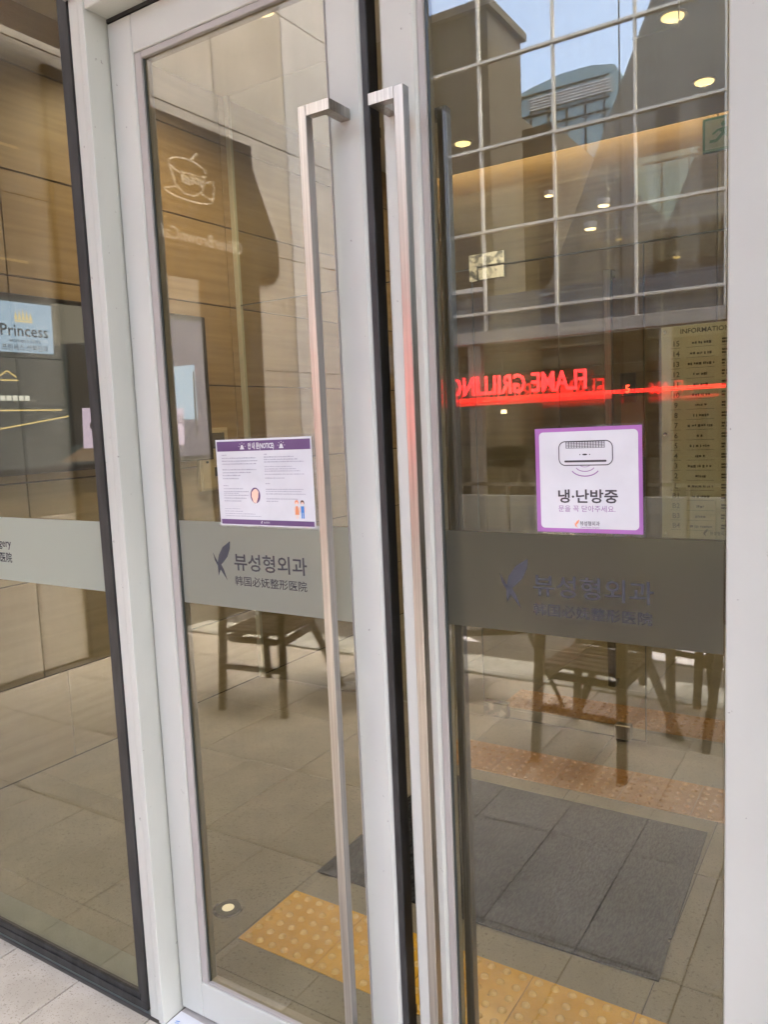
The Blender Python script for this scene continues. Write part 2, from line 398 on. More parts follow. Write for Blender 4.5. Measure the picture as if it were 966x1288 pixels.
# ------------------------------------------------------------------ interior floor, ceiling
fl = struct(B('floor', 'grout_dark', None, -3.5, 2.6, .13, 5.0, -.031, -.004))
t0 = None; tcut = None
for j in range(9):
    ya = .13 if j == 0 else .19+.6*(j-1); yb = .19+.6*j
    if j == 0: continue
    for i in range(11):
        x0 = -3.5 if i == 0 else -2.965+.61*(i-1)
        x1 = -2.965+.61*i
        if x0 > 2.5: continue
        if yb > 5.2: continue
        if i == 0:
            if tcut is None: tcut = MB().cbox(.0016, x1-x0-.0016, .0016, .5984, -.03, 0, .001).build('floor_tile', 'floor', fl); tcut.location = (x0, ya, 0)
            else: piece(tcut, (x0, ya, 0), fl)
        else:
            if t0 is None: t0 = MB().cbox(.0016, .6084, .0016, .5984, -.03, 0, .001).build('floor_tile', 'floor', fl); t0.location = (x0, ya, 0)
            else: piece(t0, (x0, ya, 0), fl)
CB('threshold_strip', 'floor', fl, -3.5, 2.6, .0945, .189, -.03, 0, c=.001)
sill = thing('window_sill', (-2.6, 0, 0), 'grey green sill strip along the foot of the left window', 'sill')
CB('sill_strip', 'floor_edge', sill, -3.5, -1.74, -.03, .092, -.03, .003, c=.001)
ceil = struct(MB().box(-3.8, 2.9, .0, 4.76, 3.7, 4.3).box(-3.8, 2.9, 4.7605, 5.3, 3.86, 4.3).build('ceiling', 'plaster'))
# upper storeys of the building we look into
fas = thing('building_facade', (0, .1, 4.3), 'pale stone storeys above the glass entrance', 'building')
B('wall', 'cladding', fas, -5.0, 6, .0, 5.3, 4.303, 4.75)
cn = thing('shading_canopy', (-1, -1, 4.35), 'unseen flat white canopy sized to shade the entrance doors', 'canopy')  # out of view; depth chosen to shade the frames and terrace
CB('soffit', 'plaster', cn, -4.9, 4, -2.55, -.002, 4.32, 4.45, c=.01)
B('end_wall', 'cladding', fas, 2.62, 6, .0, 5.3, -.03, 4.3)
B('side_wall', 'cladding', fas, -5.0, -3.81, .03, 5.3, -.03, 4.3)
B('rear_wall', 'cladding', fas, -3.8, 2.6, 5.06, 5.3, -.03, 4.2)

# ------------------------------------------------------------------ wood walls
ww = thing('wood_wall', (-3.5, 2.5, 0), 'honey coloured wood panel wall along the left side of the lobby', 'wall')
B('backing', 'joint', ww, -3.8, -3.516, .06, 5.05, -.03, 3.69)
zr = [0, .46, .95, 1.435, 1.925, 2.415, 2.905, 3.40, 3.695]
for r in range(8):
    ys = [.07, 1.0, 2.43, 3.9, 5.0] if r == 0 else [.07, .87, 2.37, 3.87, 5.0]
    for a in range(4):
        CB('wall_panel', 'wood_lit' if r < 3 else 'wood', ww, -3.515, -3.5, ys[a]+.003, ys[a+1]-.003, zr[r]+.004, zr[r+1]-.004, c=.0015)
bw = thing('back_wall', (-1, 5.0, 0), 'dim wood panel wall at the back of the lobby under the glowing ceiling slot', 'wall')
B('backing', 'joint', bw, -3.5, 2.6, 4.966, 5.05, 0, 3.859)
zb = [0, .98, 1.96, 2.94, 3.855]
for r in range(4):
    for a in range(5):
        x0 = -3.5+1.22*a
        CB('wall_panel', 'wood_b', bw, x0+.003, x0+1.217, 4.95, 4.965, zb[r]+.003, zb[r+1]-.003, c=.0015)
cv = thing('cove_light', (-1, 4.9, 3.69), 'warm light strip hidden in the ceiling slot over the back wall', 'light')
B('light_strip', 'cove', cv, -3.45, 2.5, 4.79, 4.85, 3.84, 3.858)

# ------------------------------------------------------------------ downlights in the lobby ceiling
def lamp(p, power, size=.12, col=(1, .80, .55), spread=150):
    l = bpy.data.lights.new('downlight_lamp', 'AREA'); l.shape = 'DISK'; l.size = size; l.energy = power; l.color = col; l.spread = R(spread)
    o = bpy.data.objects.new('downlight_lamp', l); COL.objects.link(o); o.location = p
    return o
for (x, y, lab) in ((-2.634, 1.80, 'round warm downlight glowing above the left door, near its top rail'),
                    (-.981, 3.139, 'round warm downlight highest in the right door, over the hanging glass panel'),
                    (-1.001, 4.114, 'round warm downlight with a halo near the exit sign'),
                    (-2.696, 4.12, 'round warm downlight beside the top of the inner door handle')):
    d = thing('ceiling_light', (x, y, 3.7), lab, 'ceiling light', 'downlights in the lobby ceiling')
    ring = MB().cyl((x, y, 3.692), .074, (0, 0, 1), .0079, 28).build('trim_ring', 'plaster', d)
    MB().cyl((x, y, 3.688), .057, (0, 0, 1), .0035, 28).build('diffuser', 'lamp', d)
    lo = lamp((x, y, 3.68), 1.6 if y < 2 else .42, .09); lo.parent = d; lo.location = (0, 0, -.02)

# ------------------------------------------------------------------ left fixed window
lw = thing('fixed_window', (-2.4, -.06, 0), 'fixed clear window with black gasket left of the doors', 'window')
B('glass_pane', 'glass', lw, -3.48, -1.745, -.058, -.050, .055, 3.7)
MB().box(-3.5, -1.72, -.066, -.045, .022, .045).box(-3.5, -1.752, -.062, -.046, .0455, .062).box(-1.745, -1.716, -.066, -.045, .0455, 3.7).box(-1.752, -1.746, -.0655, -.059, .063, 3.7).build('gasket', 'black', lw)
FW = Fr((0, -.0591, 0), (1, 0, 0), (0, 0, 1))
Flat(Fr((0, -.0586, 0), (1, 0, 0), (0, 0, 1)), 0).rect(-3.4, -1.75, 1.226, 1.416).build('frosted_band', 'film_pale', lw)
text('lettering', 'Plastic Surgery', FW, -2.175, 1.327, .034, 'film_ink', lw, .0003, 'RIGHT', bold=.01)
text('lettering', '整形医院', FW, -2.175, 1.283, .032, 'film_ink', lw, .0003, 'RIGHT', bold=.01)

# ------------------------------------------------------------------ door frame
df = thing('door_frame', (-1.68, 0, 0), 'light grey metal door frame with tall left jamb and head', 'door frame')
CB('jamb', 'alu', df, -1.7155, -1.6755, -.062, .06, .004, 3.7, c=.004)
CB('jamb_strip', 'alu', df, -1.675, -1.655, -.066, .06, .004, 3.7, c=.0015)
CB('head', 'alu', df, -1.6545, 1.2, -.062, .06, 2.668, 2.76, c=.002)
CB('head_strip', 'alu_warm', df, -1.7155, 1.2, -.075, -.0665, 2.70, 2.73, c=.001)
B('shadow_gap', 'black', df, -1.6545, -.1, .002, .05, 2.6585, 2.6675)  # solid black strip paints the shade in the slot above the leaf
CB('jamb', 'alu', df, -.0945, -.03, -.062, .06, .004, 2.667, c=.004)
tw = thing('transom_window', (-.5, 0, 2.8), 'clear glass transom above the entrance doors', 'window')
B('glass_pane', 'glass', tw, -1.65, 2.6, .01, .018, 2.765, 3.7)
rw = thing('side_window', (1.2, 0, 0), 'clear fixed window right of the entrance doors', 'window')
B('glass_pane', 'glass', rw, -.028, 2.6, .01, .018, .02, 2.66)
th = thing('threshold', (-.9, 0, 0), 'flat metal threshold plate under the entrance doors', 'threshold')
CB('plate', 'alu_warm', th, -1.654, -.095, -.061, .093, -.03, .004, c=.001)
st = thing('protective_sheet', (-1.6, -.04, .006), 'white sheet with blue lettering stuck to the threshold at the left jamb', 'sheet')
FS = Fr((-1.6, -.03, .0075), (1, .0, 0), (0, 1, 0))
MB().prism([(-1.653, -.12, .0045), (-1.40, -.135, .0045), (-1.40, -.012, .0045), (-1.652, -.004, .0045)], (0, 0, .0012)).build('sheet', 'white', st)
for k in range(5):
    for q in range(3):
        f = Flat(FS, 0); u = -.035+k*.04+q*.012; v = -.01-q*.028
        f.stroke([(u, v), (u+.012, v+.004)], .003).stroke([(u+.002, v-.006), (u+.013, v-.002)], .0022)
        f.build('lettering', 'blue_ink', st)

# ------------------------------------------------------------------ doors
def leaf(x0, x1, left, label, logo_alpha):
    """one framed glass leaf; x0..x1 outer edges"""
    d = thing('glass_door', ((x0+x1)/2, .02, 0), label, 'door', 'pair of entrance doors')
    T = 2.655
    if left:
        s0 = (x0, -1.567); s1 = (-.992, x1); g0, g1 = -1.543, -.996
    else:
        s0 = (x0, -.777); s1 = (-.2185, x1); g0, g1 = -.7615, -.2215
    CB('stile', 'alu', d, s0[0]+.003, s0[1], 0, .045, .018, T, c=.003 if left else .007)
    CB('stile', 'alu', d, s1[0], s1[1]-.003, 0, .045, .018, T, c=.007 if left else .003)
    CB('rail', 'alu', d, s0[1]+.0006, s1[0]-.0006, .001, .044, 2.565, T, c=.002)
    CB('rail', 'alu', d, s0[1]+.0006, s1[0]-.0006, .001, .044, .018, .121, c=.002)
    zb, zt = .121, 2.565
    for n_, (a, b) in enumerate(((s0[1]+.0006, g0), (g1, s1[0]-.0006))):
        if abs(b-a) > .003: CB('glazing_bead', 'alu_warm', d, a, b, .0045, .040, zb+.0005, zt-.0005, c=.0015)
    CB('glazing_bead', 'alu_warm', d, g0+.0004, g1-.0004, .0045, .040, zt-.016, zt-.0006, c=.0015)
    CB('glazing_bead', 'alu_warm', d, g0+.0004, g1-.0004, .0045, .040, zb+.0006, zb+.008, c=.0015)
    B('glazing_gasket', 'glass_edge', d, g0+.0003, g0+.005, .010, .0135, zb+.009, zt-.017)
    B('glass_pane', 'glass', d, g0+.0008, g1-.0008, .014, .022, zb+.0085, zt-.0165)
    fz = (1.201, 1.417) if left else (1.222, 1.419)
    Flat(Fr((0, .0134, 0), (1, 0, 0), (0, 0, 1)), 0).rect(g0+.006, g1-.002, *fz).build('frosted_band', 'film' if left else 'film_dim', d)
    F = Fr((0, .0129, 0), (1, 0, 0), (0, 0, 1)); dx = 0 if left else .784
    bird('logo', F, -1.412+dx, 1.288, .082, 'film_ink', d, .0002)
    text('lettering', '뷰성형외과', F, -1.353+dx, 1.302, .046, 'film_ink', d, .0002, width=.228, bold=.012)
    text('lettering', '韩国必妩整形医院', F, -1.353+dx, 1.262, .026, 'film_ink', d, .0002, width=.226, bold=.006)
    return d
dl = leaf(-1.655, -.905, True, 'left glass door leaf with a white notice sheet taped to its glass', 1)
CB('edge_gasket', 'black', dl, -.9078, -.8915, .004, .042, .02, 2.65, c=.002)
dr = leaf(-.864, -.098, False, 'right glass door leaf bearing the square purple bordered sign', 1)
def handle(d, xa, sgn, y0, y1, ztop, zbot, bar=.021):
    """ladder-style pull: stand-off from the stile, sideways arm, long square bar"""
    h = MB()
    ya, yb = (y1-bar, y1) if y1 > y0 else (y1, y1+bar)
    yi = y0 if y1 > y0 else y0
    xb = xa+sgn*.078                                        # outer edge of the long bar
    X = sorted((xb, xb-sgn*bar)); XA = sorted((xa, xb-sgn*(bar+.0004)))
    for z1 in (ztop, zbot+bar):
        if y1 < y0: h.box(xa-(.024 if sgn < 0 else 0), xa+(.024 if sgn > 0 else 0), yb+.0003, y0, z1-bar, z1)
        else: h.box(xa-(.024 if sgn < 0 else 0), xa+(.024 if sgn > 0 else 0), y0, ya-.0003, z1-bar, z1)
        h.box(XA[0], XA[1], ya, yb, z1-bar, z1)
    o = MB(); o.v = h.v; o.f = h.f
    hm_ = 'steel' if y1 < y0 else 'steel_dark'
    hd = o.build('pull_handle', hm_, d)
    CB('handle_bar', hm_, hd, X[0], X[1], ya-.0004, yb+.0004, zbot, ztop+.0003, c=.0012)
    return hd
handle(dl, -.937, -1, -.0005, -.074, 2.2835, .20)
handle(dr, -.845, 1, -.0005, -.074, 2.267, .20)
handle(dl, -.937, -1, .0455, .118, 2.28, .20)
handle(dr, -.845, 1, .0455, .118, 2.28, .20)

# ------------------------------------------------------------------ air-conditioning sign on the right door
def sheet_frame(cx, cz, y, tilt):
    t = R(tilt); return Fr((cx, y, cz), (math.cos(t), 0, math.sin(t)), (-math.sin(t), 0, math.cos(t)))
S = thing('door_sign', (-.457, .0125, 1.522), 'square white sign with purple border and a heating and cooling unit drawn on it', 'sign')
F = sheet_frame(-.457, 1.5225, .0128, .4)
W2, H2 = .1005, .0985
Flat(F, 0).pg(rrect(-W2-.003, W2+.003, -H2-.003, H2+.003, .006)).build('laminate_pouch', 'laminate', S)
Flat(F, .0003).rect(-W2+.001, W2-.001, -H2+.001, H2-.001).build('border_sheet', 'purple', S)
Flat(F, .0006).pg(rrect(-W2+.009, W2-.008, -H2+.0085, H2-.008, .008)).build('white_panel', 'white', S)
f = Flat(F, .0009)
f.stroke(rrect(-.053, .047, .028, .072, .012, 8), .0018, True); f.build('unit_outline', 'ink', S)
f = Flat(F, .0009)
for i in range(15): f.rect(-.039+i*.0051-.0006, -.039+i*.0051+.0006, .0595, .0708)
for i in range(5): f.rect(-.0396, .033, .0593+i*.0028, .0601+i*.0028)
f.build('unit_grille', 'ink', S)
f = Flat(F, .0009); f.pg(rrect(-.043, .036, .0335, .0372, .0018)); f.disc(-.004, .0475, .0048, .0016).disc(-.013, .0475, .0011).disc(.005, .0475, .0011); f.build('unit_vent', 'ink', S)
for k, (r, wd) in enumerate(((.011, .0009), (.0185, .0014), (.027, .0019))):
    Flat(F, .0009).stroke([(-.004+r*math.cos(R(a)), .0315-.0035*k+r*.62*math.sin(R(a))) for a in range(205, 336, 13)], wd).build('air_wave', 'ink_purple', S)
text('lettering', '냉·난방중', F, -.0585, -.0395, .027, 'ink', S, .0009, width=.112, bold=.022)
text('lettering', '문을 꼭 닫아주세요.', F, -.057, -.0575, .0132, 'ink_purple', S, .0009, width=.107)
text('lettering', '뷰성형외과', F, -.016, -.0835, .0095, 'ink', S, .0009, width=.037, bold=.01)
text('lettering', 'View Plastic Surgery', F, -.015, -.0885, .0042, 'ink_purple', S, .0009, width=.036)
bird('logo', F, -.0255, -.0865, .0135, 'orange_ink', S, .0009)

# ------------------------------------------------------------------ notice sheet on the left door
S = thing('notice_sheet', (-1.24, .0125, 1.515), 'laminated white notice with purple header and columns of small print', 'notice')
F = sheet_frame(-1.2385, 1.5155, .0126, .25)
Flat(F, 0).pg(rrect(-.157, .157, -.1105, .1105, .004)).build('laminate_pouch', 'laminate', S)
Flat(F, .0003).rect(-.1485, .1485, -.105, .105).build('paper', 'white', S)
Flat(F, .0006).rect(-.1445, .1445, .0765, .1005).build('header_band', 'purple_dark', S)
Flat(F, .0006).rect(-.1445, .1445, -.1015, -.0895).build('footer_band', 'purple_dark', S)
text('lettering', '안 내 문(NOTICE)', F, -.0435, .0818, .0165, 'white', S, .0009, width=.081, bold=.03)
for sx in (-.062, .060):
    f = Flat(F, .0009); f.rect(sx-.0065, sx+.0065, .0805, .0832).disc(sx, .0835, .0048, .0078, 10, 0, 180)
    for a in (10, 50, 90, 130, 170): f.stroke([(sx+.0085*math.cos(R(a)), .0858+.0085*math.sin(R(a))), (sx+.0115*math.cos(R(a)), .0858+.0115*math.sin(R(a)))], .0011)
    f.build('siren_icon', 'white', S)
bird('logo', F, -.016, -.0985, .0075, 'white', S, .0009)
text('lettering', '뷰성형외과', F, -.0085, -.0975, .0052, 'white', S, .0009, width=.019)
f = Flat(F, .0009)
for (a, b, c, d_) in ((-.134,-.010,.0395,.0715),(-.134,-.010,-.0005,.0375),(-.134,-.010,-.0565,-.003),(-.134,-.010,-.087,-.0585),(.002,.128,.046,.0715),(.002,.128,-.008,.044),(.002,.128,-.054,-.010)):
    f.stroke([(a, c), (b, c), (b, d_), (a, d_)], .0006, True)
f.build('box_rules', 'line_grey', S)
rg = random.Random(3)
def dashes(name, u0, u1, vs, mat, hh=.0024):
    f = Flat(F, .0009)
    for v, frac in vs:
        u = u0; end = u0+(u1-u0)*frac
        while u < end:
            l = rg.uniform(.0018, .0075); f.rect(u, min(u+l, end), v, v+hh*rg.uniform(.8, 1.15)); u += l+rg.uniform(.0007, .0016)
    f.build(name, mat, S)
dashes('small_print', -.131, -.015, ((.066, .14), (.0585, .95), (.0515, 1), (.0445, .96)), 'ink_grey')
dashes('small_print', -.131, -.015, ((.0305, .95), (.0235, .8), (.0165, .5), (.0090, .45)), 'ink_grey')
dashes('small_print', -.131, -.050, ((-.008, .2), (-.0155, .8), (-.0225, 1), (-.0265, .6), (-.0315, 1), (-.0385, .9), (-.0455, .7)), 'ink_grey', .0019)
dashes('small_print', -.131, -.015, ((-.0645, .45), (-.0705, .5), (-.0765, .85), (-.0820, 1)), 'ink_grey', .0017)
dashes('small_print', .005, .124, ((.066, .08), (.0595, .75), (.0535, .85), (.0480, 1)), 'ink_grey')
dashes('small_print', .005, .124, ((.037, .7), (.0315, .8), (.0265, .9), (.019, 1), (.010, .5), (-.003, .12)), 'ink_grey', .0018)
dashes('small_print', .005, .124, ((-.0165, .95), (-.0215, .9), (-.0275, 1), (-.039, .8), (-.045, .3)), 'ink_grey', .0018)
Flat(F, .0009).disc(-.029, -.0305, .0155, .019).build('picture_circle', 'purple_dark', S)
f = Flat(F, .0011); f.pg([(-.036,-.047),(-.027,-.0495),(-.020,-.035),(-.018,-.022),(-.023,-.016),(-.028,-.0145),(-.034,-.017),(-.040,-.023),(-.041,-.033)])
f.build('picture_hands', 'skin_ink', S)
for k, (cx, body, hair) in enumerate(((.096, 'orange_ink', 'orange_ink'), (.1125, 'blue_ink', 'brown_ink'))):
    Flat(F, .0009).disc(cx, -.0465, .0056, .0062).build('picture_hair', hair, S)
    Flat(F, .0011).disc(cx, -.0490, .0043, .0045).build('picture_face', 'skin_ink', S)
    Flat(F, .0013).rect(cx-.0034, cx+.0034, -.0528, -.0495).build('picture_mask', 'white', S)
    f = Flat(F, .0010)
    if k == 0: f.pg([(cx-.003,-.0545),(cx+.003,-.0545),(cx+.0062,-.0745),(cx-.0062,-.0745)])
    else: f.rect(cx-.0048, cx+.0048, -.0695, -.0545).rect(cx-.0044, cx-.0008, -.083, -.0692).rect(cx+.0008, cx+.0044, -.083, -.0692)
    f.build('picture_clothes', body, S)
    f = Flat(F, .0010); f.rect(cx-.0078, cx-.0055, -.068, -.0560).rect(cx+.0055, cx+.0078, -.068, -.0560)
    if k == 0: f.rect(cx-.0035, cx-.0012, -.0845, -.0747).rect(cx+.0012, cx+.0035, -.0845, -.0747)
    f.build('picture_limbs', 'skin_ink', S)

# ------------------------------------------------------------------ mat, tactile strips, in-ground light
mt_ = MB().prism([(-1.735, .748, .002), (-.512, .769, .002), (-.522, .955, .002), (-.531, .957, .002), (-.531, .975, .002), (-.523, .977, .002), (-.543, 1.69, .002), (-1.727, 1.69, .002)], (0, 0, .006)).build('floor_mat', 'mat')
tag(mt_, 'dark charcoal entrance mat on the floor behind the right door', 'mat')
def dome(m_, c, ns=12):
    b = len(m_.v)
    for rr, hh in ((.0135, -.0002), (.0120, .0036), (.0084, .0066), (.0038, .0080)):
        m_.v += [Vector((c[0]+rr*math.cos(2*math.pi*q/ns), c[1]+rr*math.sin(2*math.pi*q/ns), c[2]+hh)) for q in range(ns)]
    for lv in range(3):
        for q in range(ns):
            w_ = (q+1) % ns; m_.f.append((b+lv*ns+q, b+lv*ns+w_, b+(lv+1)*ns+w_, b+(lv+1)*ns+q))
    m_.f.append(tuple(b+3*ns+q for q in range(ns)))
def tactile(single, x0, y0, n, mat, label):
    t = thing('tactile_strip', (x0, y0, 0), label, 'tactile paving', 'tactile paving strips')
    a0 = MB().cbox(x0+.001, x0+.299, y0+.001, y0+.299, .001, .005, .001).build('tactile_tile', mat, t)
    dm = MB()
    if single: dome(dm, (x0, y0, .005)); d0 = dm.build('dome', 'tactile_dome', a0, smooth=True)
    else:
        for i in range(36): dome(dm, (x0+.025+.05*(i % 6), y0+.025+.05*(i//6), .005), 8)
        d0 = tag(dm.build('domes', mat, a0, smooth=True), kind='stuff')
    for k in range(n):
        a = a0 if k == 0 else piece(a0, (.3*k, 0, 0), t)
        if not single:
            if k: piece(d0, (0, 0, 0), a)
            continue
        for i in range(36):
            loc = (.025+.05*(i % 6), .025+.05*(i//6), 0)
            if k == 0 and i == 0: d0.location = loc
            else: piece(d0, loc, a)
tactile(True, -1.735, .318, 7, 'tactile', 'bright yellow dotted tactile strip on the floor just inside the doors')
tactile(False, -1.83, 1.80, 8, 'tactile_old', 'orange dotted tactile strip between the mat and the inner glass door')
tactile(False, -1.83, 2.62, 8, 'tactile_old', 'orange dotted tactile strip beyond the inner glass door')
L = thing('floor_light', (-1.875, .421, 0), 'small round light set in the floor behind the left door', 'floor light')
MB().cyl((-1.875, .421, .0005), .052, (0, 0, 1), .004, 32).build('trim_ring', 'steel_bright', L)
MB().cyl((-1.875, .421, .0048), .043, (0, 0, 1), .001, 32).build('lens', 'box_dark', L)
MB().cyl((-1.875, .421, .006), .021, (0, 0, 1), .001, 24).build('diffuser', 'led', L)

# ------------------------------------------------------------------ television on the wood wall
T = thing('television', (-3.5, 1.35, 1.9), 'large lit television on the wood wall showing a clinic advert', 'television')
CB('casing', 'tv_black', T, -3.499, -3.452, .60, 2.095, 1.475, 2.325, c=.004)
FT = Fr((-3.4515, 0, 0), (0, 1, 0), (0, 0, 1))
def tv(name, mat, pts, d=.0006): return Flat(FT, d).pg(pts).build(name, mat, T)
tv('screen', 's_base', [(.615, 1.505), (2.065, 1.505), (2.065, 2.30), (.615, 2.30)], .0003)
tv('picture_ceiling', 's_ceil', [(1.05, 2.30), (1.62, 2.30), (1.22, 2.12), (1.05, 2.10)])
tv('picture_wall', 's_wall', [(1.30, 2.14), (1.62, 2.28), (1.62, 1.74), (1.30, 1.78)])
tv('picture_doorway', 's_dark', [(1.12, 2.12), (1.22, 2.11), (1.24, 1.62), (1.10, 1.60)])
tv('picture_floor', 's_floor', [(1.02, 1.52), (1.62, 1.52), (1.62, 1.70), (1.24, 1.63)])
tv('picture_panel', 's_blue', [(1.62, 1.505), (2.06, 1.505), (2.06, 2.29), (1.62, 2.29)])
tv('picture_window', 's_sky', [(1.80, 1.72), (1.98, 1.72), (1.98, 2.04), (1.80, 2.02)], .0009)
tv('picture_mullion', 's_dark', [(1.955, 1.62), (1.97, 1.62), (1.975, 2.0), (1.962, 2.0)], .0011)
tv('logo_block', 's_sky', [(.66, 2.052), (1.045, 2.052), (1.055, 2.285), (.66, 2.285)])
tv('title_block', 's_lav', [(1.17, 1.585), (1.86, 1.575), (1.87, 1.785), (1.18, 1.79)], .0012)
f = Flat(FT, .0012)
for k in range(5):
    c = .898+(k-2)*.019; hh = .058-abs(k-2)*.010
    f.pg([(c-.008, 2.205), (c+.008, 2.205), (c+.005, 2.22), (c, 2.205+hh), (c-.005, 2.22)])
f.rect(.852, .944, 2.194, 2.201); f.build('crown_emblem', 's_gold', T)
text('lettering', 'Princess', FT, .772, 2.128, .078, 's_ink', T, .0012, width=.245, bold=.006)
text('lettering', "women's clinic", FT, .815, 2.098, .030, 's_ink', T, .0012, width=.165)
text('lettering', '프린세스 산부인과', FT, .775, 2.062, .034, 's_ink', T, .0012, width=.24, bold=.012)
text('lettering', '6층', FT, 1.215, 1.68, .07, 's_ink', T, .0016, bold=.01)
text('lettering', '산부인과', FT, 1.872, 1.69, .072, 's_ink', T, .0016, 'RIGHT')
f = Flat(FT, .0012); f.rect(.62, 1.06, 1.778, 1.784); f.stroke([(.62, 1.68), (1.10, 1.75)], .006); f.build('gold_line', 's_gold', T)
f = Flat(FT, .0012); f.stroke([(.745, 1.935), (.79, 1.965), (.835, 1.935)], .007); f.rect(.735, .845, 1.918, 1.924); f.build('gold_peak', 's_gold', T)
f = Flat(FT, .0012)
for k in range(9): f.rect(.62+k*.031, .62+k*.031+.025, 1.826, 1.850)
f.build('caption_bar', 's_white', T)

# ------------------------------------------------------------------ electrical cabinet
E = thing('wall_cabinet', (-3.5, 2.12, 1.48), 'small beige wall cabinet with a dark window and black lock', 'cabinet')
CB('body', 'beige_box', E, -3.499, -3.47, 1.99, 2.245, 1.285, 1.665, c=.003)
CB('door', 'beige_box', E, -3.4695, -3.460, 2.002, 2.233, 1.297, 1.653, c=.002)
CB('window', 'box_dark', E, -3.4595, -3.457, 2.03, 2.20, 1.54, 1.635, c=.001)
lk = CB('lock_plate', 'black', E, -3.4595, -3.452, 2.10, 2.185, 1.37, 1.425, c=.001)
MB().cyl((-3.4518, 2.155, 1.397), .02, (1, 0, 0), .006, 18).build('lock_knob', 'alu', lk)
MB().cyl((-3.4595, 2.04, 1.46), .008, (1, 0, 0), .006, 12).build('handle', 'black', E)

# ------------------------------------------------------------------ inner glass partition and door
P = thing('glass_partition', (-1, 2.44, 0), 'frameless inner glass partition across the lobby', 'partition')
B('edge_channel', 'alu', P, -3.499, -3.47, 2.425, 2.455, .001, 3.699)
B('glass_panel', 'glass_in', P, -3.469, -1.853, 2.435, 2.447, .004, 2.428)
B('glass_panel', 'glass_in', P, -.958, 2.58, 2.435, 2.447, .004, 2.428)
B('transom_panel', 'glass_in', P, -3.469, -.2, 2.435, 2.447, 2.434, 3.698)
B('transom_panel', 'glass_in', P, -.196, 2.58, 2.435, 2.447, 2.434, 3.698)
B('panel_joint', 'glass_edge', P, -3.469, 2.58, 2.434, 2.448, 2.4285, 2.4335)
CB('floor_channel', 'steel', P, -3.469, -1.853, 2.430, 2.452, .0005, .0035, c=.0005)
ID = thing('inner_glass_door', (-1.4, 2.44, 0), 'frameless clear inner glass door with steel corner hinges', 'door')
B('glass_panel', 'glass_in', ID, -1.845, -.965, 2.436, 2.446, .016, 2.424)
B('door_edge', 'glass_edge', ID, -1.8475, -1.8455, 2.4355, 2.4465, .016, 2.424)
B('door_edge', 'glass_edge', ID, -.9645, -.9615, 2.4355, 2.4465, .016, 2.424)
B('door_edge', 'glass_edge', ID, -1.845, -.965, 2.4355, 2.4465, .0125, .0155)
MB().box(-1.85, -1.652, 2.420, 2.4345, 2.437, 2.497).box(-1.85, -1.806, 2.420, 2.4345, 2.362, 2.4365).build('top_hinge', 'steel_bright', ID)
CB('top_hinge', 'steel_bright', ID, -1.802, -1.652, 2.418, 2.435, 2.364, 2.428, c=.003)
CB('bottom_hinge', 'steel_bright', ID, -1.842, -1.700, 2.418, 2.4645, .012, .095, c=.003)
CB('bottom_lock', 'steel', ID, -1.115, -1.035, 2.416, 2.4665, .012, .085, c=.003)
hm = MB()
for z in (2.285, .30): hm.box(-1.128, -1.092, 2.385, 2.4355, z, z+.03)
hm.build('handle_mount', 'steel', ID)
CB('pull_handle', 'steel_dark', ID, -1.128, -1.092, 2.360, 2.3848, .30, 2.315, c=.003)
hg = thing('hanging_glass_panel', (-.9, 2.9, 3.4), 'clear hanging glass panel with a bright lower edge under the ceiling', 'glass panel')
B('glass_panel', 'glass_in', hg, -1.05, -.84, 2.60, 2.61, 3.405, 3.699)
B('edge_trim', 'mullion', hg, -1.05, -.838, 2.597, 2.613, 3.397, 3.4045)
B('edge_trim', 'mullion', hg, -.8395, -.836, 2.597, 2.613, 3.405, 3.699)

# ------------------------------------------------------------------ exit sign, lift display, information board
X = thing('exit_sign', (-.75, 3.3, 3.1), 'hanging green exit sign with a running figure', 'sign')
CB('case', 'green_lit', X, -.862, -.56, 3.30, 3.325, 3.022, 3.198, c=.002)
FX = Fr((-.711, 3.2995, 3.11), (1, 0, 0), (0, 0, 1))
Flat(FX, .0005).rect(-.138, .138, -.074, .074).build('white_face', 'exit_white', X)
f = Flat(FX, .001); f.disc(-.045, .045, .013).pg([(-.075,.022),(-.035,.030),(-.015,.010),(-.03,-.01),(-.05,-.005)]).stroke([(-.04,-.005),(-.01,-.03),(-.02,-.06)], .016).stroke([(-.05,-.005),(-.08,-.035),(-.115,-.035)], .016).stroke([(-.035,.022),(0,.018),(.02,.03)], .011).stroke([(-.07,.02),(-.10,.0)], .011).rect(.045, .115, -.06, .06)
f.build('running_figure', 'green_lit', X)
MB().bar((-.711, 3.312, 3.199), (-.711, 3.312, 3.699), .012).build('hanger_rod', 'steel', X)
LD = thing('lift_display', (-1.71, 4.95, 1.85), 'narrow black lift display showing a red 5', 'display')
CB('panel', 'tv_black', LD, -1.775, -1.655, 4.935, 4.9495, 1.735, 1.965, c=.002)
FL = Fr((-1.715, 4.9345, 1.83), (1, 0, 0), (0, 0, 1))
text('digit', '5', FL, -.022, -.02, .085, 'red_digit', LD, .0006, bold=.02)
IB = thing('information_board', (-.9, 4.94, 1.5), 'pale glass information board listing floors 15 to B4 on the back wall', 'board')
IX0, IX1 = -1.452, -.30
CB('board', 'info', IB, IX0, IX1, 4.915, 4.928, .665, 2.285, c=.002)
FI = Fr((0, 4.9145, 0), (1, 0, 0), (0, 0, 1))
for (x, z) in ((-1.425, 2.25), (-1.425, 1.475), (-1.425, .70), (-.33, 2.25), (-.33, .70)):
    MB().cyl((x, 4.9145, z), .014, (0, -1, 0), .012, 16).build('stud', 'steel_bright', IB)
text('lettering', 'INFORMATION', FI, -1.315, 2.225, .050, 'info_ink', IB, .0008, width=.345, bold=.012)
